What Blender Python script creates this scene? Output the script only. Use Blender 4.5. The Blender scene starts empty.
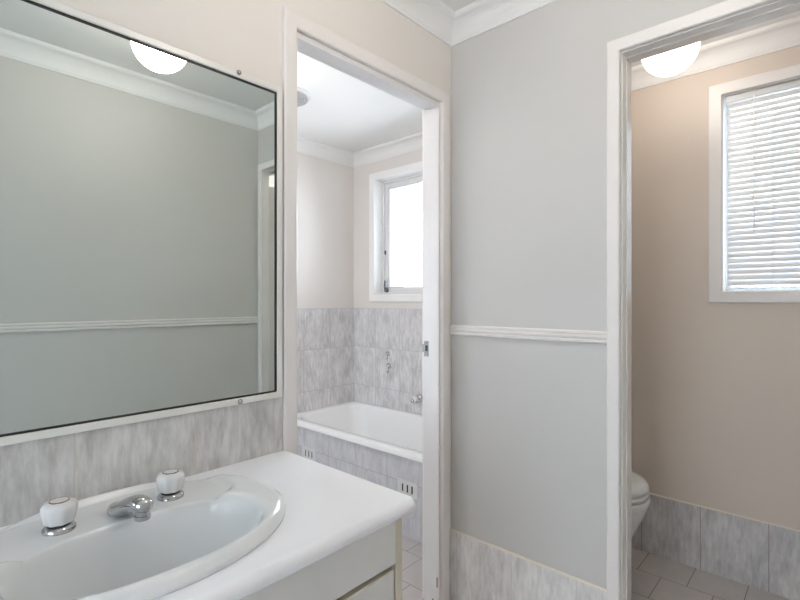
import bpy, bmesh, math, random
from math import sin, cos, pi, radians
from mathutils import Vector, Matrix

SC = bpy.context.scene
COL = SC.collection

# ------------------------------------------------------------------ camera, world, exposure
cam_data = bpy.data.cameras.new('camera')
cam = bpy.data.objects.new('camera', cam_data)
COL.objects.link(cam)
cam_data.sensor_width = 36.0
cam_data.lens = 478.0 / 800.0 * 36.0
cam_data.clip_start = 0.02
cam.location = (0.0, 0.0, 1.25)
cam.rotation_euler = (radians(90), 0, radians(42.2))
SC.camera = cam

SC.view_settings.view_transform = 'Standard'
SC.view_settings.look = 'None'
SC.view_settings.gamma = 1.0
SC.view_settings.use_curve_mapping = False
SC.view_settings.exposure = 0.0
SC.cycles.max_bounces = 12
SC.cycles.diffuse_bounces = 8
SC.cycles.glossy_bounces = 6
SC.cycles.transparent_max_bounces = 12
SC.cycles.sample_clamp_indirect = 6.0

SKY = 16.0                     # overcast daylight outside the windows
world = bpy.data.worlds.new('overcast_sky')
SC.world = world
world.use_nodes = True
bg = world.node_tree.nodes['Background']
bg.inputs['Color'].default_value = (0.80, 0.90, 1.0, 1)
bg.inputs['Strength'].default_value = SKY

LAMP = 24.0                    # emission of the glass globes
LAMP_TOILET = 10.8
LAMP_BATH = 23.0
LAMP_COL = (1.0, 0.91, 0.82)


def portal(name, loc, rot, sx, sy):
    d = bpy.data.lights.new(name, 'AREA')
    d.shape = 'RECTANGLE'
    d.size, d.size_y = sx, sy
    d.cycles.is_portal = True
    o = bpy.data.objects.new(name, d)
    COL.objects.link(o)
    o.location = loc
    o.rotation_euler = rot
    return o


# ------------------------------------------------------------------ main dimensions (metres)
XA = -1.185                   # face of the mirror wall
XA2 = -1.265                  # its bathroom face
YB = 1.625                    # face of the wall between the two doorways
YB2 = 1.705                   # its toilet face
XD = 0.32                     # right-hand wall
YE = 2.585                    # inside of the outer wall
YE2 = 2.725
XW = -2.845                   # far bathroom wall
YR = -1.15                    # rear wall
YS = 0.25                     # near bathroom wall
H = 2.40

# windows: x0, x1, z0, z1
WB = (-2.605, -1.62, 1.285, 2.172)
WT = (-0.377, 0.215, 1.285, 2.180)
WR = (-0.95, 0.10, 0.06, 1.75)  # unseen rear window, added to light the vanity room
WS = (-2.78, -2.12, 0.35, 1.95)  # unseen second bathroom window, added to brighten that room

portal('daylight_bathroom', ((WB[0] + WB[1]) / 2, YE2 - .01, (WB[2] + WB[3]) / 2), (radians(-90), 0, 0), WB[1] - WB[0], WB[3] - WB[2])
portal('daylight_toilet', ((WT[0] + WT[1]) / 2, YE2 - .01, (WT[2] + WT[3]) / 2), (radians(-90), 0, 0), WT[1] - WT[0], WT[3] - WT[2])
portal('daylight_shower', ((WS[0] + WS[1]) / 2, YS - .11, (WS[2] + WS[3]) / 2), (radians(90), 0, 0), WS[1] - WS[0], WS[3] - WS[2])  # guides sky light through the added bathroom window
portal('daylight_rear', ((WR[0] + WR[1]) / 2, YR - .11, (WR[2] + WR[3]) / 2), (radians(90), 0, 0), WR[1] - WR[0], WR[3] - WR[2])  # guides sky light through the added rear window


# ------------------------------------------------------------------ materials
def srgb(r, g, b):
    def f(c):
        c /= 255.0
        return c / 12.92 if c <= 0.04045 else ((c + 0.055) / 1.055) ** 2.4
    return (f(r), f(g), f(b), 1.0)


class G:
    """small node-graph helper"""
    def __init__(s, name):
        s.mat = bpy.data.materials.new(name)
        s.mat.use_nodes = True
        s.nt = s.mat.node_tree
        s.bsdf = s.nt.nodes['Principled BSDF']
        s.out = s.nt.nodes['Material Output']

    def node(s, t, **kw):
        n = s.nt.nodes.new(t)
        for k, v in kw.items():
            setattr(n, k, v)
        return n

    def put(s, sock, v):
        if isinstance(v, bpy.types.NodeSocket):
            s.nt.links.new(v, sock)
        else:
            sock.default_value = v

    def m(s, op, a, b=0.0, c=0.0):
        n = s.node('ShaderNodeMath', operation=op)
        s.put(n.inputs[0], a)
        s.put(n.inputs[1], b)
        s.put(n.inputs[2], c)
        return n.outputs[0]

    def mix(s, f, a, b):
        n = s.node('ShaderNodeMix', data_type='RGBA')
        s.put(n.inputs[0], f)
        s.put(n.inputs[6], a)
        s.put(n.inputs[7], b)
        return n.outputs[2]

    def xyz(s):
        tc = s.node('ShaderNodeTexCoord')
        sp = s.node('ShaderNodeSeparateXYZ')
        s.nt.links.new(tc.outputs['Object'], sp.inputs[0])
        return tc.outputs['Object'], sp.outputs

    def noise(s, vec, scale, detail=3.0, rough=0.5):
        n = s.node('ShaderNodeTexNoise')
        if vec is not None:
            s.nt.links.new(vec, n.inputs['Vector'])
        n.inputs['Scale'].default_value = scale
        n.inputs['Detail'].default_value = detail
        n.inputs['Roughness'].default_value = rough
        return n.outputs[0]

    def ramp(s, f, lo, hi, a=0.0, b=1.0):
        n = s.node('ShaderNodeMapRange')
        s.put(n.inputs[0], f)
        n.inputs[1].default_value = lo
        n.inputs[2].default_value = hi
        n.inputs[3].default_value = a
        n.inputs[4].default_value = b
        return n.outputs[0]

    def bump(s, h, strength, dist=0.002):
        n = s.node('ShaderNodeBump')
        n.inputs['Strength'].default_value = strength
        n.inputs['Distance'].default_value = dist
        s.put(n.inputs['Height'], h)
        s.nt.links.new(n.outputs[0], s.bsdf.inputs['Normal'])


def paint(name, col, rough=0.5, var=0.04, bump=0.0, scale=3.0, spec=0.5):
    g = G(name)
    v, _ = g.xyz()
    n = g.noise(v, scale, 4)
    c2 = tuple(x * (1 - var) for x in col[:3]) + (1,)
    g.put(g.bsdf.inputs['Base Color'], g.mix(g.ramp(n, .35, .65), c2, col))
    g.bsdf.inputs['Roughness'].default_value = rough
    g.bsdf.inputs['Specular IOR Level'].default_value = spec
    if bump:
        g.bump(g.noise(v, 160.0, 2), bump, 0.001)
    return g.mat


def metal(name, col, rough):
    g = G(name)
    v, _ = g.xyz()
    n = g.noise(v, 40.0, 2)
    g.put(g.bsdf.inputs['Base Color'], g.mix(n, col, tuple(x * .93 for x in col[:3]) + (1,)))
    g.bsdf.inputs['Metallic'].default_value = 1.0
    g.put(g.bsdf.inputs['Roughness'], g.ramp(n, .3, .7, rough, rough + .04))
    return g.mat


def tile(name, ua, u0, w, va, v0, h, dark, light, grout, g_w=0.003, brick=False, streak=(70.0, 15.0), rough=0.28, contrast=(.36, .66)):
    g = G(name)
    _, p = g.xyz()
    ix = {'X': 0, 'Y': 1, 'Z': 2}
    v = g.m('DIVIDE', g.m('SUBTRACT', p[ix[va]], v0), h)
    row = g.m('FLOOR', v)
    u = g.m('DIVIDE', g.m('SUBTRACT', p[ix[ua]], u0), w)
    if brick:
        u = g.m('ADD', u, g.m('MULTIPLY', g.m('FLOORED_MODULO', row, 2.0), 0.5))
    col = g.m('FLOOR', u)
    fu, fv = g.m('SUBTRACT', u, col), g.m('SUBTRACT', v, row)
    du = g.m('MULTIPLY', g.m('MINIMUM', fu, g.m('SUBTRACT', 1.0, fu)), w)
    dv = g.m('MULTIPLY', g.m('MINIMUM', fv, g.m('SUBTRACT', 1.0, fv)), h)
    d = g.m('MINIMUM', du, dv)
    joint = g.ramp(d, g_w * .35, g_w * .75, 1.0, 0.0)
    cid = g.node('ShaderNodeCombineXYZ')
    g.put(cid.inputs[0], col)
    g.put(cid.inputs[1], row)
    wn = g.node('ShaderNodeTexWhiteNoise')
    g.put(wn.inputs['Vector'], cid.outputs[0])
    r = wn.outputs['Value']
    cv = g.node('ShaderNodeCombineXYZ')
    g.put(cv.inputs[0], g.m('ADD', g.m('MULTIPLY', u, w * streak[0]), g.m('MULTIPLY', r, 31.0)))
    g.put(cv.inputs[1], g.m('ADD', g.m('MULTIPLY', v, h * streak[1]), g.m('MULTIPLY', r, 17.0)))
    g.put(cv.inputs[2], g.m('MULTIPLY', r, 9.0))
    n1 = g.noise(cv.outputs[0], 1.0, 5, .62)
    cv2 = g.node('ShaderNodeCombineXYZ')
    g.put(cv2.inputs[0], g.m('ADD', g.m('MULTIPLY', u, w * 11.0), g.m('MULTIPLY', r, 13.0)))
    g.put(cv2.inputs[1], g.m('ADD', g.m('MULTIPLY', v, h * 6.0), g.m('MULTIPLY', r, 7.0)))
    n2 = g.noise(cv2.outputs[0], 1.0, 3, .55)
    f = g.m('ADD', g.m('MULTIPLY', n1, .55), g.m('MULTIPLY', n2, .45))
    f = g.m('ADD', f, g.m('MULTIPLY', g.m('SUBTRACT', r, .5), .05))
    c = g.mix(g.ramp(f, contrast[0], contrast[1]), dark, light)
    g.put(g.bsdf.inputs['Base Color'], g.mix(joint, c, grout))
    g.put(g.bsdf.inputs['Roughness'], g.ramp(joint, 0, 1, rough, .8))
    g.bump(g.m('SUBTRACT', 1.0, joint), .35, .0015)
    return g.mat


def emit(name, col, strength):
    g = G(name)
    v, _ = g.xyz()
    e = g.node('ShaderNodeEmission')
    n = g.noise(v, 2.0, 1)
    g.put(e.inputs[0], g.mix(n, col, tuple(x * .98 for x in col[:3]) + (1,)))
    e.inputs[1].default_value = strength
    g.nt.links.new(e.outputs[0], g.out.inputs['Surface'])
    return g.mat


WALL = srgb(205, 203, 199)
M = {}
M['wall'] = paint('wall_paint', WALL, .55, .025, .06, 2.0, .4)
M['wall_a'] = paint('mirror_wall_paint', srgb(224, 219, 213), .55, .025, .06, 2.0, .4)  # wall colour lightened to paint in the stronger light on this wall
M['wall_b'] = paint('center_wall_paint', srgb(198, 196, 193), .55, .025, .06, 2.0, .4)  # same wall colour darkened to paint in the weaker light here
M['wall_bath'] = paint('bathroom_wall_paint', srgb(224, 219, 215), .55, .025, .06, 2.0, .4)  # wall colour lightened in place of stronger lamp light in the bathroom
M['wall_warm'] = paint('toilet_wall_paint', srgb(212, 200, 188), .55, .025, .06, 2.0, .4)  # warm lamp light painted into the wall colour as a tan tint
M['ceiling'] = paint('ceiling_paint', srgb(228, 227, 225), .7, .02, .04)
M['cornice'] = paint('cornice_paint', srgb(232, 232, 231), .6, .02)
M['window_paint'] = paint('white_window_paint', srgb(242, 242, 242), .3, .02, 0, 5.0)
M['gloss'] = paint('gloss_trim_paint', srgb(227, 225, 225), .16, .03, 0, 5.0)
M['gloss2'] = paint('fresh_gloss_paint', srgb(225, 220, 216), .04, .02, 0, 5.0)
_c = M['gloss2'].node_tree.nodes['Principled BSDF']
_c.inputs['Coat Weight'].default_value = 1.0
_c.inputs['Coat Roughness'].default_value = .03
M['trim'] = paint('trim_paint', srgb(230, 226, 223), .35, .03, 0, 5.0)
M['counter'] = paint('white_laminate', srgb(249, 250, 254), .22, .015)
M['cabinet'] = paint('pale_laminate', srgb(222, 220, 216), .38, .03)
M['cabinet_edge'] = paint('cream_edging', srgb(205, 196, 176), .45, .05)
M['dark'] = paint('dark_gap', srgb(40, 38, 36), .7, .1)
M['china'] = paint('white_china', srgb(227, 229, 230), .08, .012)
M['acrylic'] = paint('white_bath_acrylic', srgb(245, 246, 247), .12, .012)
M['plastic'] = paint('white_plastic', srgb(226, 226, 226), .25, .02)
M['vent_white'] = paint('vent_plastic', srgb(214, 214, 214), .35, .02)
M['black'] = paint('black_seal', srgb(16, 16, 16), .5, .1)
M['frame'] = paint('mirror_frame_paint', srgb(226, 225, 220), .3, .03)
M['blind'] = paint('blind_slat_enamel', srgb(228, 229, 230), .35, .02)
M['cap'] = paint('beige_tile_cap', srgb(232, 222, 210), .5, .06)
M['chrome'] = metal('chrome', (.56, .56, .57, 1), .10)
M['chrome_dull'] = metal('brushed_chrome', (.5, .5, .5, 1), .25)
M['steel'] = metal('dull_steel', (.30, .30, .30, 1), .45)
M['dark_steel'] = metal('dark_chrome', (.16, .16, .17, 1), .2)
M['grey'] = paint('grille_grey', srgb(150, 150, 150), .5, .08)
M['grille'] = paint('vent_grille', srgb(176, 175, 174), .5, .05)
M['red_ring'] = paint('red_marker', srgb(120, 66, 52), .4, .1)
M['blue_ring'] = paint('dark_marker', srgb(48, 52, 62), .4, .1)
M['decor'] = paint('printed_tile_leaf', srgb(158, 158, 161), .3, .3, 0, 90.0)
M['chip'] = paint('worn_timber', srgb(120, 92, 78), .8, .3, 0, 60.0)
M['lamp'] = emit('lamp_glass', LAMP_COL + (1,), LAMP)
M['lamp_t'] = emit('toilet_lamp_glass', LAMP_COL + (1,), LAMP_TOILET)
M['lamp_b'] = emit('bathroom_lamp_glass', LAMP_COL + (1,), LAMP_BATH)

g = G('mirror_silver')
v, _ = g.xyz()
g.put(g.bsdf.inputs['Base Color'], g.mix(g.noise(v, 1.5, 2), (.70, .765, .75, 1), (.71, .77, .755, 1)))
g.bsdf.inputs['Metallic'].default_value = 1.0
g.bsdf.inputs['Roughness'].default_value = 0.0
M['mirror'] = g.mat


def pane_mat(name, clear, col):
    g = G(name)
    v, _ = g.xyz()
    t = g.node('ShaderNodeBsdfTransparent')
    d = g.node('ShaderNodeBsdfTranslucent')
    g.put(d.inputs[0], g.mix(g.noise(v, 120.0, 2), col, tuple(x * .97 for x in col[:3]) + (1,)))
    mx = g.node('ShaderNodeMixShader')
    mx.inputs[0].default_value = 1 - clear
    g.nt.links.new(t.outputs[0], mx.inputs[1])
    g.nt.links.new(d.outputs[0], mx.inputs[2])
    gl = g.node('ShaderNodeBsdfGlossy')
    gl.inputs['Roughness'].default_value = .12
    fr = g.node('ShaderNodeFresnel')
    mx2 = g.node('ShaderNodeMixShader')
    g.nt.links.new(fr.outputs[0], mx2.inputs[0])
    g.nt.links.new(mx.outputs[0], mx2.inputs[1])
    g.nt.links.new(gl.outputs[0], mx2.inputs[2])
    g.nt.links.new(mx2.outputs[0], g.out.inputs['Surface'])
    return g.mat


M['obscure'] = pane_mat('obscure_glass', .95, (.95, .96, .97, 1))
M['obscure_t'] = pane_mat('toilet_obscure_glass', .10, (.75, .76, .77, 1))
M['obscure_s'] = pane_mat('shower_obscure_glass', .14, (.95, .96, .97, 1))
M['obscure_r'] = pane_mat('rear_obscure_glass', .12, (.95, .96, .97, 1))

TD, TL, TG = srgb(198, 195, 193), srgb(238, 236, 234), srgb(204, 201, 199)
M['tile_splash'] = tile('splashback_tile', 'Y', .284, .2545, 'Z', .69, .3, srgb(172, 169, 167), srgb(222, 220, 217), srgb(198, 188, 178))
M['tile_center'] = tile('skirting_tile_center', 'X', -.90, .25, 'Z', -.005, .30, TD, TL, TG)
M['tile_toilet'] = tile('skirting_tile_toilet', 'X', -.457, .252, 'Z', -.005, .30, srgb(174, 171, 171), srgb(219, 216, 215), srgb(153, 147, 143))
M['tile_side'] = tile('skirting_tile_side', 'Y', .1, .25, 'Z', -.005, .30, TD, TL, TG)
BD, BL = srgb(186, 184, 186), srgb(236, 235, 236)
M['tile_bath_back'] = tile('bath_wall_tile_back', 'X', -2.59, .25, 'Z', -.014, .30, BD, BL, srgb(192, 190, 190), .0036)
M['tile_bath_left'] = tile('bath_wall_tile_left', 'Y', 2.335, .25, 'Z', -.014, .30, BD, BL, srgb(192, 190, 190), .0036)
M['tile_panel'] = tile('bath_panel_tile', 'X', -1.562, .25, 'Z', -.015, .30, srgb(176, 176, 181), srgb(218, 218, 222), srgb(168, 168, 172), contrast=(.3, .72))
M['tile_floor'] = tile('floor_tile', 'X', -.475 + .1, .2, 'Y', 1.785, .2, srgb(183, 178, 177), srgb(194, 189, 188), srgb(134, 126, 123), .0032, True, (8.0, 8.0), .38)


# ------------------------------------------------------------------ mesh helpers
def box(bm, x0, x1, y0, y1, z0, z1):
    vs = [bm.verts.new(p) for p in ((x0, y0, z0), (x1, y0, z0), (x1, y1, z0), (x0, y1, z0), (x0, y0, z1), (x1, y0, z1), (x1, y1, z1), (x0, y1, z1))]
    for f in ((3, 2, 1, 0), (4, 5, 6, 7), (0, 1, 5, 4), (1, 2, 6, 5), (2, 3, 7, 6), (3, 0, 4, 7)):
        bm.faces.new([vs[i] for i in f])


def loft(bm, rings, cap0=True, cap1=True):
    vr = [[bm.verts.new(p) for p in r] for r in rings]
    n = len(vr[0])
    for a, b in zip(vr, vr[1:]):
        for i in range(n):
            j = (i + 1) % n
            bm.faces.new((a[i], a[j], b[j], b[i]))
    if cap0:
        bm.faces.new(list(reversed(vr[0])))
    if cap1:
        bm.faces.new(vr[-1])
    return vr


def lathe(bm, prof, c, n=32, axis='Z', lobes=0, amp=0.0):
    """prof: list of (radius, along)"""
    rings = []
    for r, h in prof:
        ring = []
        for i in range(n):
            t = 2 * pi * i / n
            rr = max(r, 1e-4) * (1 + amp * cos(lobes * t)) if lobes else max(r, 1e-4)
            a, b = rr * cos(t), rr * sin(t)
            if axis == 'Z':
                ring.append((c[0] + a, c[1] + b, c[2] + h))
            elif axis == 'Y':      # along -Y
                ring.append((c[0] + a, c[1] - h, c[2] + b))
            else:                  # along +X
                ring.append((c[0] + h, c[1] + a, c[2] + b))
        rings.append(ring)
    loft(bm, rings)


def rect_ring(bm, plane, o, i, d0, d1):
    """mitred rectangular frame; plane 'X': coords (y,z) at depth x, 'Y': (x,z) at depth y. o/i = (u0,u1,v0,v1)"""
    def P(u, v, d):
        return (d, u, v) if plane == 'X' else (u, d, v)
    R = []
    for (u0, u1, v0, v1), d in ((o, d0), (o, d1), (i, d1), (i, d0)):
        R.append([bm.verts.new(P(u, v, d)) for u, v in ((u0, v0), (u1, v0), (u1, v1), (u0, v1))])
    for k in range(4):
        a, b = R[k], R[(k + 1) % 4]
        for q in range(4):
            w = (q + 1) % 4
            bm.faces.new((a[q], a[w], b[w], b[q]))


def obj(name, bm, mat, parent=None, smooth=False, bevel=0.0, seg=2, sub=0, angle=None):
    bmesh.ops.recalc_face_normals(bm, faces=bm.faces)
    me = bpy.data.meshes.new(name)
    bm.to_mesh(me)
    bm.free()
    o = bpy.data.objects.new(name, me)
    COL.objects.link(o)
    me.materials.append(mat)
    if smooth:
        for p in me.polygons:
            p.use_smooth = True
        if angle:
            me.set_sharp_from_angle(angle=radians(angle))
    if bevel:
        b = o.modifiers.new('bevel', 'BEVEL')
        b.width = bevel
        b.segments = seg
        b.limit_method = 'ANGLE'
    if sub:
        s = o.modifiers.new('sub', 'SUBSURF')
        s.levels = s.render_levels = sub
    if parent is not None:
        o.parent = parent
        o.matrix_parent_inverse = Matrix.Translation(parent.location).inverted()
    return o


def boxes(name, bl, mat, parent=None, bevel=0.0, seg=2):
    bm = bmesh.new()
    for b in bl:
        box(bm, *b)
    return obj(name, bm, mat, parent, bevel=bevel, seg=seg)


def thing(name, label, cat, loc=(0, 0, 0), group=None):
    o = bpy.data.objects.new(name, None)
    o.empty_display_size = .05
    COL.objects.link(o)
    o.location = loc
    tag(o, label, cat, group)
    return o


def tag(o, label, cat, group=None):
    o['label'] = label
    o['category'] = cat
    if group:
        o['group'] = group
    return o


def struct(o, label, cat):
    o['kind'] = 'structure'
    return tag(o, label, cat)


def structure(name, label, cat):
    o = bpy.data.objects.new(name, None)
    o.empty_display_size = .05
    COL.objects.link(o)
    return struct(o, label, cat)


# ------------------------------------------------------------------ room shell
D1 = (0.845, 1.545)           # bathroom doorway, along y
D2 = (-0.505, 0.262)          # toilet doorway, along x
DH = 2.048

struct(boxes('floor', [(XW - .12, XD + .1, YR - .1, YE2, -.12, 0)], M['tile_floor']), 'grey square floor tiles laid in staggered rows', 'floor')
struct(boxes('ceiling', [(XW - .12, XD + .1, YR - .1, YE2, H, H + .1)], M['ceiling']), 'flat white painted ceiling above all three rooms', 'ceiling')

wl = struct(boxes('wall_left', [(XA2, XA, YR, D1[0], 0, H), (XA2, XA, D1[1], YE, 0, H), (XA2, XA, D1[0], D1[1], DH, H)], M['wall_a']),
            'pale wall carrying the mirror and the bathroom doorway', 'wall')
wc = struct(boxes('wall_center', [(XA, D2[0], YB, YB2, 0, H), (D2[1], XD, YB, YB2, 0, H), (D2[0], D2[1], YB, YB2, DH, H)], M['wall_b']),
            'pale grey wall between the two doorways', 'wall')
struct(boxes('wall_right', [(XD, XD + .1, YR, YE, 0, H)], M['wall']), 'plain wall opposite the mirror, seen reflected in it', 'wall')
struct(boxes('wall_rear', [(XA2, WR[0], YR - .1, YR, 0, H), (WR[1], XD + .1, YR - .1, YR, 0, H), (WR[0], WR[1], YR - .1, YR, 0, WR[2]), (WR[0], WR[1], YR - .1, YR, WR[3], H)], M['wall']),
       'rear wall of the vanity room around its wide frosted window', 'wall')


def outer(x0, x1, W, y0=YE, y1=YE2):
    return [(x0, W[0], y0, y1, 0, H), (W[1], x1, y0, y1, 0, H), (W[0], W[1], y0, y1, 0, W[2]), (W[0], W[1], y0, y1, W[3], H)]


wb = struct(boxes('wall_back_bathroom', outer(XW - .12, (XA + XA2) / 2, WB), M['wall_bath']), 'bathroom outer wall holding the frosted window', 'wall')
struct(boxes('wall_back_toilet', outer((XA + XA2) / 2, XD + .1, WT), M['wall_warm']), 'tan outer wall of the toilet holding the blind', 'wall')
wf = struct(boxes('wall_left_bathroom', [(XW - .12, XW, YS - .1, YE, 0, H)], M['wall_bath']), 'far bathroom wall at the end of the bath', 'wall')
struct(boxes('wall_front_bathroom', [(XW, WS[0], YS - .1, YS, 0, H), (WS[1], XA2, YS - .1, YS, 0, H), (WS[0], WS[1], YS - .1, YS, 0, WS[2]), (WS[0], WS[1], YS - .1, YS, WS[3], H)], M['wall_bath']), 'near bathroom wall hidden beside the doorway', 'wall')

# tiled areas on the walls (parts of their walls)
t = .008
boxes('splashback', [(XA, XA + t, -.62, D1[0] - .05, .80, .972)], M['tile_splash'], wl)
boxes('wall_tiling', [(XW + .018, XA2, YE - t, YE, .38, 1.188)], M['tile_bath_back'], wb)
boxes('wall_tiling', [(XW, XW + .018, 1.80, YE - t, .38, 1.188)], M['tile_bath_left'], wf)


# printed leaf decoration on one wall tile (two small curled sprays)
def spray(bm, cx, cz, s, flip):
    y = YE - t
    for (ox, oz, r, a0, a1, w) in ((0, .35, .55, -60, 200, .17), (.28, -.1, .42, 20, 250, .16), (-.3, -.35, .40, -140, 60, .15), (.05, -.75, .25, 60, 240, .13)):
        rows = []
        for k in range(13):
            f = k / 12
            a = radians(a0 + (a1 - a0) * f)
            hw = w * sin(pi * (f * .9 + .05))
            rr = r * (1 - .25 * f)
            P = []
            for q, yy in ((rr - hw, y), (rr + hw, y), (rr + hw, y - .001), (rr - hw, y - .001)):
                P.append((cx + flip * s * (ox + q * cos(a)), yy, cz + s * (oz + q * sin(a))))
            rows.append(P)
        loft(bm, rows)


bm = bmesh.new()
spray(bm, -2.462, .835, .034, 1)
spray(bm, -2.452, .742, .042, 1)
obj('tile_motif', bm, M['decor'], wb)


# cornices: coved profile swept round each room
def cornice(name, x0, x1, y0, y1, label):
    prof = [(0.0, H), (0.0, H - .092), (.006, H - .092), (.008, H - .084)]
    for i in range(9):
        a = radians(90 * i / 8)
        prof.append((.010 + .046 * (1 - cos(a)), H - .080 + .062 * sin(a)))
    prof += [(.060, H - .016), (.066, H - .010), (.067, H)]
    bm = bmesh.new()
    rings = [[(x0 + d, y0 + d, z), (x1 - d, y0 + d, z), (x1 - d, y1 - d, z), (x0 + d, y1 - d, z)] for d, z in prof]
    loft(bm, rings, False, False)
    return struct(obj(name, bm, M['cornice']), label, 'cornice')


cornice('trim_1', XA, XD, YR, YB, 'white coved cornice around the vanity room')
cornice('trim_2', XW, XA2, YS, YE, 'white coved cornice around the bathroom')
cornice('trim_3', XA, XD, YB2, YE, 'white coved cornice around the toilet room')

# dado rails
dado_prof = [(0, 0), (.008, 0), (.011, .003), (.011, .009), (.008, .012), (.012, .015), (.014, .021), (.012, .026), (.009, .028), (.013, .031), (.013, .037), (.010, .041), (0, .041)]
DZ = 1.106


def rail_x(bm, x0, x1, y, sgn):
    loft(bm, [[(x, y + sgn * d, DZ + z) for d, z in dado_prof] for x in (x0, x1)])


def rail_y(bm, y0, y1, x, sgn):
    loft(bm, [[(x + sgn * d, y, DZ + z) for d, z in dado_prof] for y in (y0, y1)])


bm = bmesh.new()
rail_x(bm, XA, D2[0] - .045, YB, -1)
struct(obj('trim_4', bm, M['trim']), 'white moulded dado rail between the two doorways', 'dado rail')
bm = bmesh.new()
rail_y(bm, YR, YB, XD, -1)
struct(obj('trim_5', bm, M['trim']), 'white dado rail reflected in the mirror', 'dado rail')


# tiled skirtings with a beige cap
def skirting(name, bx, cap, mat, label):
    o = struct(boxes(name, [bx], mat), label, 'tiled skirting')
    boxes('capping', [cap], M['cap'], o, bevel=.001)
    return o


SK = .290
skirting('baseboard_center', (XA, D2[0] - .045, YB - .009, YB, 0, SK), (XA, D2[0] - .045, YB - .008, YB, SK, SK + .006), M['tile_center'], 'grey marbled tile skirting between the two doorways')
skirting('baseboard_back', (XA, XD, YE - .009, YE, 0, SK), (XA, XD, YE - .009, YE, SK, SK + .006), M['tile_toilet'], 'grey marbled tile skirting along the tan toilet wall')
skirting('baseboard_right', (XD - .009, XD, YR, YB, 0, SK), (XD - .009, XD, YR, YB, SK, SK + .006), M['tile_side'], 'tile skirting below the wall opposite the mirror')
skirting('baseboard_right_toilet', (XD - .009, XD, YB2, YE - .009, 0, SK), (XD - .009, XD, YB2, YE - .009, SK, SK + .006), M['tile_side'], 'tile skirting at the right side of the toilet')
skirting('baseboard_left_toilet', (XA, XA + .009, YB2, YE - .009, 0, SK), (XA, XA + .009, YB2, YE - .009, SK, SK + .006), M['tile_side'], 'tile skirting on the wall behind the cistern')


# ------------------------------------------------------------------ doorways
def casing_profile_ring(bm, plane, a0, a1, top, w, face, out):
    """three-sided architrave: two legs and a mitred head. a0/a1 = opening, face = wall plane, out = signed thickness"""
    def P(u, z, d):
        return (d, u, z) if plane == 'X' else (u, d, z)
    prof = [(0.0, 0.0), (0.0, .78), (.06, .95), (.12, 1.0), (.88, 1.0), (.95, .94), (1.0, .80), (1.0, 0.0)]   # across (0 = inner edge), thickness
    path = []
    for q, th in prof:
        s = q * w
        path.append([P(a0 - s, 0.0, face + out * th), P(a0 - s, top + s, face + out * th), P(a1 + s, top + s, face + out * th), P(a1 + s, 0.0, face + out * th)])
    vr = [[bm.verts.new(p) for p in r] for r in path]
    n = len(vr)
    for k in range(n):
        a, b = vr[k], vr[(k + 1) % n]
        for q in range(3):
            bm.faces.new((a[q], a[q + 1], b[q + 1], b[q]))
    bm.faces.new([r[0] for r in vr])
    bm.faces.new([r[3] for r in reversed(vr)])


CW = .045
# door_1: bathroom doorway in the mirror wall (opening along y)
d1 = structure('door_1', 'white painted doorway frame into the bathroom', 'door frame')
bm = bmesh.new()
casing_profile_ring(bm, 'X', D1[0] - .004, D1[1] + .004, DH + .004, CW, XA, .016)
obj('casing', bm, M['trim'], d1)
bm = bmesh.new()
casing_profile_ring(bm, 'X', D1[0] - .004, D1[1] + .004, DH + .004, CW, XA2, -.016)
obj('casing', bm, M['trim'], d1)
jt = .002
jl = .001
jh = .006
boxes('jamb', [(XA2 - .001, XA + .001, D1[0] - .003, D1[0] + jl, 0, DH - jh), (XA2 - .001, XA + .001, D1[1] - jt, D1[1] + .001, 0, DH - jh), (XA2 - .001, XA + .001, D1[0] - .001, D1[1] + .001, DH - jh, DH + .001)],
      M['gloss'], d1, bevel=.0015)
sx0, sx1 = XA2 + .038, XA + .002
boxes('door_stop', [(sx0, sx1, D1[0] + jl, D1[0] + jl + .002, 0, DH - jh - .010), (sx0, sx1, D1[1] - jt - .006, D1[1] - jt, 0, DH - jh - .010), (sx0, sx1, D1[0] + jl, D1[1] - jt, DH - jh - .010, DH - jh)],
      M['gloss'], d1, bevel=.0015)
sp = boxes('strike_plate', [(XA2 + .002, XA2 + .026, D1[1] - jt - .0015, D1[1] - jt, 1.016, 1.080), (XA2 - .006, XA2 + .012, D1[1] - jt - .003, D1[1] - jt - .0015, 1.034, 1.066)], M['steel'], d1, bevel=.0006)
sp['label'] = 'chrome strike plate'
boxes('latch_hole', [(XA2 + .010, XA2 + .021, D1[1] - jt - .0035, D1[1] - jt - .001, 1.038, 1.062)], M['black'], sp)
bm = bmesh.new()
for z in (1.022, 1.074):
    lathe(bm, [(.0032, 0), (.0030, .0012), (.001, .0018)], (XA2 + .016, D1[1] - jt - .0015, z), 12, 'Y')
obj('screw', bm, M['chrome_dull'], sp)
ch = boxes('chipped_paint', [(XA - .0085, XA - .003, D1[1] - jt - .0066, D1[1] - jt - .0055, .085, .125), (XA2 + .05, XA2 + .056, D1[1] - jt - .0066, D1[1] - jt - .0055, .018, .030)], M['chip'], d1)
ch['label'] = 'bare patch of chipped paint'

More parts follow.
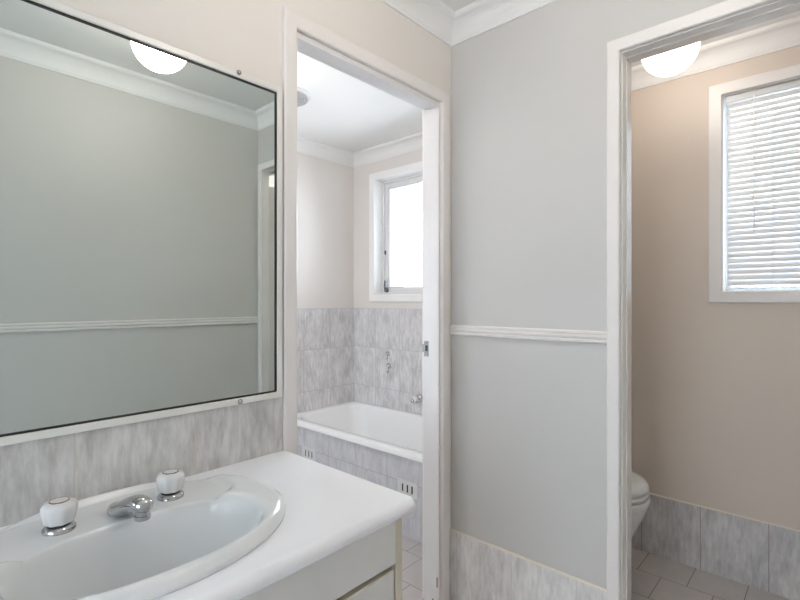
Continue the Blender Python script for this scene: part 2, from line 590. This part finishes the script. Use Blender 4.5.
# door_2: toilet doorway (opening along x)
d2 = structure('door_2', 'white painted doorway frame into the toilet room', 'door frame')
bm = bmesh.new()
casing_profile_ring(bm, 'Y', D2[0] - .004, D2[1] + .004, DH + .004, CW - .005, YB, -.016)
obj('casing', bm, M['trim'], d2)
bm = bmesh.new()
casing_profile_ring(bm, 'Y', D2[0] - .004, D2[1] + .004, DH + .004, CW - .005, YB2, .016)
obj('casing', bm, M['trim'], d2)
j2 = .001
boxes('jamb', [(D2[0] - .001, D2[0] + j2, YB - .001, YB2 + .001, 0, DH - j2), (D2[1] - j2, D2[1] + .001, YB - .001, YB2 + .001, 0, DH - j2), (D2[0] - .001, D2[1] + .001, YB - .001, YB2 + .001, DH - j2, DH + .001)],
      M['trim'], d2)
boxes('door_stop', [(D2[0] + j2, D2[0] + j2 + .003, YB + .036, YB2 + .001, 0, DH - j2 - .004), (D2[1] - j2 - .003, D2[1] - j2, YB + .036, YB2 + .001, 0, DH - j2 - .004), (D2[0] + j2, D2[1] - j2, YB + .036, YB2 + .001, DH - j2 - .004, DH - j2)],
      M['gloss2'], d2)


# ------------------------------------------------------------------ windows
def window(name, W, label, inside=YE, outw=1, sash_y=None, mullions=(), casing=.047, pane=None, sash_w=.034, f=.022, wood='trim'):
    w = structure(name, label, 'window')
    s = 1 if outw > 0 else -1
    x0, x1, z0, z1 = W
    bm = bmesh.new()
    c = casing
    rect_ring(bm, 'Y', (x0 - c, x1 + c, z0 - c, z1 + c), (x0 + .004, x1 - .004, z0 + .004, z1 - .004), inside, inside - s * .016)
    obj('casing', bm, M[wood], w, bevel=.004, seg=3)
    bm = bmesh.new()
    rect_ring(bm, 'Y', (x0, x1, z0, z1), (x0 + .006, x1 - .006, z0 + .006, z1 - .006), inside - s * .001, inside + s * .105)
    obj('reveal_lining', bm, M[wood], w)
    a, b = sash_y
    bm = bmesh.new()
    rect_ring(bm, 'Y', (x0 + .006, x1 - .006, z0 + .006, z1 - .006), (x0 + f, x1 - f, z0 + f, z1 - f), inside + s * (a - .012), inside + s * (b + .012))
    obj('frame', bm, M['plastic'], w, bevel=.002)
    bounds = [x0 + f] + list(mullions) + [x1 - f]
    for k in range(len(bounds) - 1):
        u0, u1 = bounds[k], bounds[k + 1]
        oy = 0 if k % 2 == 0 else .012
        bm = bmesh.new()
        rect_ring(bm, 'Y', (u0, u1, z0 + f, z1 - f), (u0 + sash_w, u1 - sash_w, z0 + f + sash_w, z1 - f - sash_w), inside + s * a, inside + s * b)
        sh = obj('sash', bm, M['plastic'], w, bevel=.002)
        boxes('pane', [(u0 + sash_w - .004, u1 - sash_w + .004, min(inside + s * (a + .012), inside + s * (a + .017)), max(inside + s * (a + .012), inside + s * (a + .017)), z0 + f + sash_w - .004, z1 - f - sash_w + .004)], pane or M['obscure'], sh)
        bm = bmesh.new()
        i = .004
        rect_ring(bm, 'Y', (u0 + sash_w - i, u1 - sash_w + i, z0 + f + sash_w - i, z1 - f - sash_w + i), (u0 + sash_w + i, u1 - sash_w - i, z0 + f + sash_w + i, z1 - f - sash_w - i), inside + s * (a + .006), inside + s * (a + .010))
        gk = obj('glazing_seal', bm, M['grey'], sh)
    return w


w1 = window('window_1', WB, 'white framed frosted window above the bath', sash_y=(.090, .114), mullions=(-2.08,), sash_w=.038, wood='window_paint')
# its fastener and catch
bm = bmesh.new()
lathe(bm, [(.017, 0), (.017, .010), (.010, .018), (.004, .019)], (WB[0] + .046, YE + .090, WB[2] + .040), 20, 'Y')
box(bm, WB[0] + .037, WB[0] + .053, YE + .066, YE + .082, WB[2] + .040, WB[2] + .115)
st = obj('window_stay', bm, M['dark_steel'], w1, bevel=.003)
st['label'] = 'small chrome window stay'
boxes('window_catch', [(WB[0] + .034, WB[0] + .044, YE + .070, YE + .080, 1.600, 1.632)], M['black'], w1, bevel=.002)
w2 = window('window_2', WT, 'white framed window behind the toilet blind', sash_y=(.085, .11), pane=M['obscure_t'], sash_w=.010, f=.010)
w4 = window('window_4', WS, 'frosted window in the near bathroom wall facing the bath', inside=YS, outw=-1, sash_y=(.06, .086), pane=M['obscure_s'])
w3 = window('window_3', WR, 'wide frosted window in the rear wall of the vanity room', inside=YR, outw=-1, sash_y=(.06, .086), pane=M['obscure_r'])

# ------------------------------------------------------------------ bath
hob = boxes('trim_6', [(XW + .019, XA2, 1.892, 1.904, 0, .422)], M['tile_panel'])
struct(hob, 'grey tiled front panel below the bath', 'bath panel')

RIM = .452
bt = thing('bathtub', 'white built-in bathtub beneath the frosted window', 'bathtub', ((XW + XA2) / 2, 2.22, 0))


def rrect(cx, cy, hx, hy, r, z, n=10):
    pts = []
    for q, (sx, sy) in enumerate(((1, 1), (-1, 1), (-1, -1), (1, -1))):
        for k in range(n + 1):
            a = pi / 2 * q + pi / 2 * k / n
            pts.append((cx + sx * (hx - r) + r * cos(a), cy + sy * (hy - r) + r * sin(a), z))
    return pts


bx0, bx1, by0, by1 = XW + .019, XA2 - .002, 1.874, YE - t - .001
bcx, bcy, bhx, bhy = (bx0 + bx1) / 2, (by0 + by1) / 2, (bx1 - bx0) / 2, (by1 - by0) / 2
rings = [rrect(bcx, bcy, bhx, bhy, .012, RIM - .029), rrect(bcx, bcy, bhx, bhy, .012, RIM - .008), rrect(bcx, bcy, bhx - .003, bhy - .003, .012, RIM - .002), rrect(bcx, bcy, bhx - .010, bhy - .010, .012, RIM)]
icx, icy = bcx + .01, bcy + .004
for dx, dy, z, r in ((.075, .055, RIM, .12), (.082, .061, RIM - .004, .12), (.090, .068, RIM - .016, .12), (.12, .082, RIM - .10, .12), (.16, .10, RIM - .24, .13), (.20, .125, RIM - .33, .14), (.25, .17, RIM - .362, .12), (.40, .25, RIM - .372, .08)):
    rings.append(rrect(icx - (dx - .075) * .25, icy, bhx - dx, bhy - dy, r, z))
bm = bmesh.new()
loft(bm, rings, False, True)
obj('tub', bm, M['acrylic'], bt, smooth=True, angle=40)
bm = bmesh.new()
lathe(bm, [(.028, 0), (.028, .003), (.020, .005), (.005, .004)], (-1.75, bcy, RIM - .372), 20)
obj('drain', bm, M['chrome'], bt, smooth=True, angle=40)

# support below the tub
boxes('base', [(XW + .25, XA2 - .25, 2.0, 2.48, 0, RIM - .373)], M['grey'], bt)


def air_vent(x0, label):
    w, z0, z1, y = .138, .218, .296, 1.892
    v = thing('air_vent', label, 'vent', (x0 + w / 2, y, z0), 'vents in the tiled bath panel')
    xs = [x0 + w * f for f in (.25, .49, .73)]
    bm = bmesh.new()
    cuts = [x0] + [q for x in xs for q in (x - .006, x + .006)] + [x0 + w]
    for k in range(0, len(cuts), 2):
        box(bm, cuts[k], cuts[k + 1], y - .005, y, z0, z1)
    for x in xs:
        box(bm, x - .006, x + .006, y - .005, y, z0, z0 + .018)
        box(bm, x - .006, x + .006, y - .005, y, z1 - .018, z1)
    bmesh.ops.remove_doubles(bm, verts=bm.verts, dist=1e-5)
    obj('plate', bm, M['vent_white'], v)
    for x in xs:
        boxes('slot', [(x - .006, x + .006, y - .0015, y, z0 + .018, z1 - .018)], M['black'], v)


air_vent(-2.575, 'small white three-slot vent in the bath panel, beside the left door casing')
air_vent(-1.728, 'white three-slot vent in the bath panel, just beyond the counter corner')


def bath_tap(x, z, label, ring):
    y = YE - t
    b = thing('bath_tap', label, 'tap', (x, y, z))
    bm = bmesh.new()
    lathe(bm, [(.030, 0), (.030, .004), (.024, .012), (.014, .016), (.012, .034)], (x, y, z), 24, 'Y')
    obj('flange', bm, M['chrome'], b, smooth=True, angle=40)
    bm = bmesh.new()
    lathe(bm, [(.018, .034), (.024, .040), (.028, .060), (.026, .074), (.019, .080), (.002, .081)], (x, y, z), 48, 'Y', 8, .05)
    hd = obj('handle', bm, M['plastic'], b, smooth=True, angle=40)
    bm = bmesh.new()
    lathe(bm, [(.014, .0805), (.014, .0825), (.010, .0825), (.010, .0805)], (x, y, z), 24, 'Y')
    obj('marker_ring', bm, ring, hd)


bath_tap(-2.149, .558, 'white knobbed bath tap on the tiled wall beside the right door jamb', M['blue_ring'])

# bathroom ceiling exhaust vent
vx, vy = -2.262, 1.560
ev = thing('exhaust_vent', 'round white exhaust vent with grey grille on the bathroom ceiling', 'exhaust vent', (vx, vy, H))
bm = bmesh.new()
lathe(bm, [(.126, -.0005), (.126, -.008), (.121, -.016), (.112, -.018), (.112, -.012), (.001, -.012)], (vx, vy, H), 48)
obj('rim', bm, M['plastic'], ev, smooth=True, angle=40)
bm = bmesh.new()
lathe(bm, [(.111, -.0115), (.111, -.0135), (.001, -.0135)], (vx, vy, H), 40)
obj('recess', bm, M['dark'], ev)
bm = bmesh.new()
for k in range(8):
    r = .010 + k * .0132
    lathe(bm, [(r, -.012), (r, -.026), (r + .0085, -.026), (r + .0085, -.012)], (vx, vy, H), 40)
for k in range(12):
    a = 2 * pi * k / 12
    ca, sa = cos(a), sin(a)
    vs = []
    for rr, wd, z in ((.012, .003, -.020), (.110, .003, -.020), (.012, .003, -.027), (.110, .003, -.027)):
        vs.append([(vx + rr * ca - s * wd * sa, vy + rr * sa + s * wd * ca, H + z) for s in (-1, 1)])
    loft(bm, [[vs[0][0], vs[0][1], vs[2][1], vs[2][0]], [vs[1][0], vs[1][1], vs[3][1], vs[3][0]]])
obj('grille', bm, M['grille'], ev)


# ------------------------------------------------------------------ ceiling lights
def globe(x, y, mat, label, r=.105):
    g_ = thing('ceiling_light', label, 'ceiling light', (x, y, H))
    bm = bmesh.new()
    lathe(bm, [(.062, 0), (.062, -.014), (.052, -.026), (.044, -.030), (.044, -.040)], (x, y, H), 40)
    obj('lamp_base', bm, M['plastic'], g_, smooth=True, angle=40)
    bm = bmesh.new()
    cz = -.034 - r * .93
    prof = []
    for k in range(25):
        a = -pi / 2 + k * (pi / 2 + 1.15) / 24
        prof.append((r * cos(a), cz + r * sin(a)))
    lathe(bm, prof, (x, y, H), 48)
    obj('globe', bm, mat, g_, smooth=True)


globe(-.365, .77, M['lamp'], 'round white glass globe light reflected in the mirror top')
globe(-.49, 2.165, M['lamp_t'], 'round white glass globe light on the toilet ceiling')
globe(-2.02, 1.05, M['lamp_b'], 'round glass globe light on the bathroom ceiling')

# ------------------------------------------------------------------ mirror
my0, my1, mz0, mz1 = -.60, .789, .972, 1.858
mr = thing('wall_mirror', 'large wall mirror in a slim white frame above the basin', 'mirror', (XA, (my0 + my1) / 2, mz0))
fw = .017
fx = XA + .016
bm = bmesh.new()
rect_ring(bm, 'X', (my0, my1, mz0, mz1), (my0 + fw, my1 - fw, mz0 + fw, mz1 - fw), XA + .0005, fx)
obj('frame', bm, M['frame'], mr, bevel=.0025, seg=3)
bm = bmesh.new()
bw = .0042
rect_ring(bm, 'X', (my0 + fw, my1 - fw, mz0 + fw, mz1 - fw), (my0 + fw + bw, my1 - fw - bw, mz0 + fw + bw, mz1 - fw - bw), XA + .002, fx - .004)
bd = obj('bead', bm, M['black'], mr)
bd['label'] = 'thin black bead'
boxes('mirror_glass', [(XA + .003, XA + .009, my0 + fw, my1 - fw, mz0 + fw, mz1 - fw)], M['mirror'], mr)
for yy, zz in ((.652, mz1 - .005), (.656, mz0 + .008), (0.0, mz1 - .006), (0.0, mz0 + .007)):
    bm = bmesh.new()
    lathe(bm, [(.0068, -.001), (.0068, .002), (.0052, .005), (.001, .0062)], (fx, yy, zz), 16, 'X')
    obj('screw', bm, M['chrome_dull'], mr, smooth=True)

# ------------------------------------------------------------------ vanity
CZ = .816
VY0, VY1 = -.62, .7985
ct = thing('countertop', 'white vanity countertop with rounded front edge', 'countertop', ((XA - .69) / 2, .1, CZ - .035))
# bull-nosed slab with an oval cut-out for the basin
BC = (-.945, .3245)           # basin centre


def basin_outline(tt, s=1.0):
    """outer oval: u along y, flatter at the wall side"""
    c, sn = cos(tt), sin(tt)
    ay, ax = .283, .222
    n = 2.0 if c > 0 else 2.45      # c>0: towards the front (+x)
    den = (abs(c) ** n + abs(sn) ** n) ** (1 / n)
    return BC[0] + s * ax * c / den, BC[1] + s * ay * sn / den


N = 128
cut = [basin_outline(2 * pi * k / N, .93) for k in range(N)]
XF = -.674
cx0, cx1 = XA + .0085, XF - .018


def square_pt(px, py):
    """ray from the basin centre through p to the slab's rectangle"""
    dx, dy = px - BC[0], py - BC[1]
    k = 1e9
    if dx > 0: k = min(k, (cx1 - BC[0]) / dx)
    if dx < 0: k = min(k, (cx0 - BC[0]) / dx)
    if dy > 0: k = min(k, (VY1 - BC[1]) / dy)
    if dy < 0: k = min(k, (VY0 - BC[1]) / dy)
    return BC[0] + dx * k, BC[1] + dy * k


angs = sorted([2 * pi * k / N for k in range(N)])
cor = []
bm = bmesh.new()
pts_in, pts_out = [], []
allang = [math.atan2(y - BC[1], x - BC[0]) for x, y in cut]
pairs = [(a, p) for a, p in zip(allang, cut)]
for X, Y in ((cx1, VY1), (cx0, VY1), (cx0, VY0), (cx1, VY0)):      # make the corners exact
    a = math.atan2(Y - BC[1], X - BC[0])
    best = min(range(len(pairs)), key=lambda i: abs(((pairs[i][0] - a + pi) % (2 * pi)) - pi))
    cor.append((best, (X, Y)))
out = [square_pt(*p) for p in cut]
for i, q in cor:
    out[i] = q
for z, flip in ((CZ, False), (CZ - .034, True)):
    a = [bm.verts.new((x, y, z)) for x, y in cut]
    b = [bm.verts.new((x, y, z)) for x, y in out]
    if not flip:
        ta, tb = a, b
    for i in range(N):
        j = (i + 1) % N
        bm.faces.new((a[i], a[j], b[j], b[i]))
for i in range(N):
    j = (i + 1) % N
    bm.faces.new((ta[i], ta[j], a[j], a[i]))
    bm.faces.new((tb[i], tb[j], b[j], b[i]))
obj('slab', bm, M['counter'], ct)
# rounded nosing along the front, bullet-ended at the right
bm = bmesh.new()
rings = []
for y, s in ((VY0, 1), (VY1 - .010, 1), (VY1 - .004, .93), (VY1 - .001, .8), (VY1, .6)):
    ring = []
    for k in range(13):
        a = pi / 2 - pi * k / 12
        ring.append((cx1 + .018 * s * cos(a) * 1.0, y, CZ - .0175 + .0175 * sin(a)))
    rings.append(ring)
loft(bm, rings)
obj('nosing', bm, M['counter'], ct, smooth=True, angle=50)

# cabinet under it
cb = thing('vanity_cabinet', 'pale laminate vanity cabinet with cream edging below the countertop', 'cabinet', (-.945, .1, 0))
kz = .12
fxx = -.704
boxes('body', [(XA + .002, fxx - .018, VY1 - .035, VY1 - .017, kz, CZ - .036), (XA + .002, fxx - .018, VY0 + .017, VY0 + .035, kz, CZ - .036), (XA + .002, fxx - .018, VY0 + .035, VY1 - .035, kz, kz + .018),
               (XA + .002, fxx - .022, VY0 + .035, VY1 - .035, kz + .018, kz + .02)], M['cabinet'], cb)
for ya, yb in ((VY1 - .035, VY1 - .015), (VY0 + .017, VY0 + .037)):
    pe = boxes('edge_strip', [(fxx - .018, fxx, ya, yb, kz, CZ - .0365)], M['cabinet_edge'], cb, bevel=.001)
    pe['label'] = 'cream edge strip'
boxes('kickboard', [(-.80, -.785, VY0 + .04, VY1 - .04, 0, kz), (XA + .03, -.80, VY1 - .055, VY1 - .04, 0, kz), (XA + .03, -.80, VY0 + .04, VY0 + .055, 0, kz)], M['cabinet'], cb)
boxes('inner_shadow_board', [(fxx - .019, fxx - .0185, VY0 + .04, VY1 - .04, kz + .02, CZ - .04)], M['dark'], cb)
ye = VY1 - .0375
fronts = [(ye - .395, ye)]
yy = ye - .395 - .004
fronts.append((yy - .50, yy))
fronts.append((VY0 + .0395, yy - .504))
for (a, b) in fronts:
    f_ = boxes('fascia', [(fxx - .016, fxx + .002, a, b, .679, CZ - .0365)], M['cabinet'], cb, bevel=.0012)
    dr = boxes('drawer_front' if (a, b) == fronts[0] else 'door', [(fxx - .016, fxx + .000, a, b - .004, kz + .004, .664)], M['cabinet'], cb, bevel=.0012)
    boxes('edge_strip', [(fxx - .016, fxx + .000, a, b - .004,   .664, .6675)], M['cabinet_edge'], dr, bevel=.0008)

# ------------------------------------------------------------------ basin
RZ = .838                     # top of the rim
bs = thing('wash_basin', 'white oval china wash basin set into the countertop', 'basin', (BC[0], BC[1], CZ))


def smooth(a, b, x):
    x = min(1, max(0, (x - a) / (b - a)))
    return x * x * (3 - 2 * x)


def oval(x, y, cx, cy, ax, ay, n=2.0):
    return (abs((x - cx) / ax) ** n + abs((y - cy) / ay) ** n) ** (1 / n)


def basin_h(x, y, r):
    """height of the basin surface at a plan position; r = 0 centre .. 1 outer edge"""
    z = RZ - .010 * smooth(.93, 1.0, r) - .003 * smooth(.97, 1.0, r)
    dk = oval(x, y, -1.052, BC[1], .098, .230, 4.0)          # recessed tap deck along the wall
    dq = 1 - smooth(.90, 1.0, dk)
    q = oval(x, y, -.884, BC[1], .126, .208, 2.3)            # bowl
    bq = 1 - smooth(.975, 1.07, q)
    z -= max(.012 * dq, .005 * bq)
    z -= .160 * (1 - smooth(.74, 1.0, q)) ** .9
    return z


bm = bmesh.new()
NT, NR = 160, 72
grid = []
for k in range(1, NR + 1):
    s = k / NR
    row = []
    for i in range(NT):
        x, y = basin_outline(2 * pi * i / NT, s)
        row.append(bm.verts.new((x, y, basin_h(x, y, s))))
    grid.append(row)
cv = bm.verts.new((BC[0], BC[1], basin_h(BC[0], BC[1], 0)))
for i in range(NT):
    j = (i + 1) % NT
    bm.faces.new((cv, grid[0][i], grid[0][j]))
    for k in range(NR - 1):
        bm.faces.new((grid[k][i], grid[k + 1][i], grid[k + 1][j], grid[k][j]))
last = grid[-1]
under = [(CZ + .006, 1.003), (CZ + .0008, .998), (CZ + .0008, .915)]
under += [(None, k / NR) for k in range(int(.90 * NR), 3, -3)]
for zz, s in under:
    new = []
    for i in range(NT):
        x, y = basin_outline(2 * pi * i / NT, s)
        new.append(bm.verts.new((x, y, zz if zz else basin_h(x, y, s) - .012)))
    for i in range(NT):
        j = (i + 1) % NT
        bm.faces.new((last[i], new[i], new[j], last[j]))
    last = new
bm.faces.new(last)
obj('bowl', bm, M['china'], bs, smooth=True)
bm = bmesh.new()
lathe(bm, [(.026, 0), (.026, .003), (.018, .004), (.004, .001)], (-.865, BC[1], basin_h(-.865, BC[1], 0) + .0005), 24)
obj('drain', bm, M['chrome'], bs, smooth=True, angle=40)
DKZ = basin_h(-1.055, .40, .7)


def basin_tap(x, y, label, ring, turn):
    b = thing('basin_tap', label, 'tap', (x, y, DKZ), 'basin taps')
    bm = bmesh.new()
    lathe(bm, [(.0265, -.001), (.0265, .005), (.0235, .009), (.020, .011)], (x, y, DKZ), 32)
    obj('flange', bm, M['chrome'], b, smooth=True, angle=40)
    bm = bmesh.new()
    lathe(bm, [(.019, .0105), (.019, .0155)], (x, y, DKZ), 24)
    obj('spindle', bm, M['black'], b, smooth=True, angle=40)
    bm = bmesh.new()
    lathe(bm, [(.016, .0150), (.022, .0153), (.0245, .0180), (.0275, .0325), (.0285, .0415), (.0275, .0475), (.0235, .0520), (.0170, .0540), (.0165, .0535)], (x, y, DKZ), 64, 'Z', 8, .035)
    hd = obj('handle', bm, M['plastic'], b, smooth=True, angle=35)
    bm = bmesh.new()
    lathe(bm, [(.0160, .0525), (.0160, .0548), (.0146, .0552), (.0146, .0525)], (x, y, DKZ), 32)
    obj('marker_ring', bm, ring, hd)
    bm = bmesh.new()
    lathe(bm, [(.0145, .0525), (.0145, .0546), (.001, .0550)], (x, y, DKZ), 32)
    obj('cap', bm, M['plastic'], hd, smooth=True, angle=35)


basin_tap(-1.058, .231, 'white fluted basin tap with a reddish ring, left of the spout', M['red_ring'], 0)
basin_tap(-1.058, .431, 'white fluted basin tap with a dark ring, nearer the bathroom doorway', M['blue_ring'], .3)

SPY = BC[1] + .002
spt = thing('basin_spout', 'short chrome spout between the two white basin taps', 'spout', (-1.03, BC[1], DKZ))
bm = bmesh.new()
rings = []
for x, zc, hw, hh in ((-1.066, .009, .007, .009), (-1.063, .011, .015, .012), (-1.052, .012, .020, .0135), (-1.03, .018, .021, .017), (-1.005, .030, .020, .017), (-.982, .038, .0185, .015), (-.962, .041, .017, .0135), (-.950, .041, .0145, .0125), (-.943, .040, .010, .010), (-.940, .039, .004, .005)):
    rings.append([(x + .004, SPY + hw * 1.12 * cos(a) + .10 * (x + 1.066), DKZ + .002 * (x > -1.0) + zc + hh * sin(a)) for a in [2 * pi * k / 28 for k in range(28)]])
loft(bm, rings)
obj('body', bm, M['chrome'], spt, smooth=True, angle=60)
bm = bmesh.new()
lathe(bm, [(.0125, .036), (.0125, .021), (.0138, .020), (.0138, .013), (.009, .012), (.009, .019)], (-.953, SPY + .011, DKZ + .004), 28)
obj('nozzle', bm, M['chrome'], spt, smooth=True, angle=40)

# ------------------------------------------------------------------ toilet
TY = 2.17
tl = thing('toilet', 'white toilet with closed lid partly hidden by the right door frame', 'toilet', (-.9, TY, 0))


def egg(xf, xb, w, z, n=40, p=2.15):
    cx = xb + (xf - xb) * .50
    pts = []
    for k in range(n):
        a = 2 * pi * k / n
        c, s = cos(a), sin(a)
        den = (abs(c) ** p + abs(s) ** p) ** (1 / p)
        L = (xf - cx) if c > 0 else (cx - xb)
        pts.append((cx + L * c / den, TY + w * s / den, z))
    return pts


bm = bmesh.new()
loft(bm, [egg(-.655, -1.08, .098, 0), egg(-.655, -1.08, .098, .012), egg(-.675, -1.08, .084, .03), egg(-.690, -1.08, .080, .10), egg(-.668, -1.07, .095, .18), egg(-.625, -1.06, .132, .26),
          egg(-.590, -1.05, .164, .335), egg(-.572, -1.04, .182, .385), egg(-.568, -1.04, .187, .404), egg(-.572, -1.04, .185, .412), egg(-.60, -1.02, .160, .412)])
obj('pan', bm, M['china'], tl, smooth=True, angle=60)
bm = bmesh.new()
loft(bm, [egg(-.578, -1.03, .179, .4155), egg(-.573, -1.03, .184, .420), egg(-.573, -1.03, .184, .430), egg(-.577, -1.03, .180, .434)])
obj('seat', bm, M['plastic'], tl, smooth=True, angle=50)
bm = bmesh.new()
loft(bm, [egg(-.580, -1.03, .178, .4375), egg(-.574, -1.03, .183, .443), egg(-.576, -1.03, .181, .460), egg(-.588, -1.03, .172, .474), egg(-.625, -1.02, .148, .487), egg(-.69, -.98, .10, .496), egg(-.77, -.90, .04, .499)])
obj('lid', bm, M['plastic'], tl, smooth=True, angle=60)
ci = boxes('cistern', [(XA + .012, -1.035, TY - .19, TY + .19, .42, .78)], M['china'], tl, bevel=.02, seg=4)
boxes('cistern_lid', [(XA + .011, -1.025, TY - .198, TY + .198, .781, .812)], M['china'], tl, bevel=.01, seg=4)
boxes('neck', [(XA + .03, -1.04, TY - .09, TY + .09, .25, .425)], M['china'], tl, bevel=.02, seg=3)

# ------------------------------------------------------------------ venetian blind
bx0_, bx1_ = WT[0] + .019, WT[1] - .014
byc = YE + .030
bz0, bz1 = WT[2] + .016, WT[3] - .008
vb = thing('venetian_blind', 'white venetian blind hanging closed in the toilet window', 'blind', ((bx0_ + bx1_) / 2, byc, bz0))
boxes('headrail', [(bx0_ - .004, bx1_ + .004, byc - .014, byc + .014, bz1 - .028, bz1)], M['blind'], vb, bevel=.002)
bm = bmesh.new()
pitch = .0250
n_s = int((bz1 - .044 - bz0 - .020) / pitch) + 1
tiltv = radians(69)
for k in range(n_s):
    zc = bz1 - .044 - k * pitch
    ring = []
    for j in range(7):
        u = -1 + 2 * j / 6
        crown = .0018 * (1 - u * u)
        yy_, zz_ = u * .0132, crown
        ring.append((byc + yy_ * cos(tiltv) - zz_ * sin(tiltv), zc + yy_ * sin(tiltv) + zz_ * cos(tiltv)))
    prof = ring + [(a + .0005 * sin(tiltv), b - .0005 * cos(tiltv)) for a, b in reversed(ring)]
    loft(bm, [[(x, a, b) for a, b in prof] for x in (bx0_, bx1_)])
obj('slats', bm, M['blind'], vb)
boxes('bottom_rail', [(bx0_, bx1_, byc - .012, byc + .012, bz0, bz0 + .010)], M['chrome_dull'], vb, bevel=.002)
for xc in (bx0_ + .095, bx0_ + .165, bx1_ - .095):
    if xc == bx0_ + .095:
        continue
    bm = bmesh.new()
    lathe(bm, [(.0010, bz0), (.0010, bz1 - .02)], (xc, byc - .0145, 0), 8)
    for k in range(n_s):
        zc = bz1 - .044 - k * pitch
        box(bm, xc - .003, xc + .003, byc - .0125, byc - .0105, zc - .010, zc - .006)
    obj('ladder_cord', bm, M['blind'], vb)
bm = bmesh.new()
xw = bx0_ + .100
lathe(bm, [(.0018, 1.545), (.0022, 1.56), (.0017, 2.12), (.0015, bz1 - .02)], (xw, byc - .022, 0), 10)
wd = obj('tilt_wand', bm, M['window_paint'], vb, smooth=True)
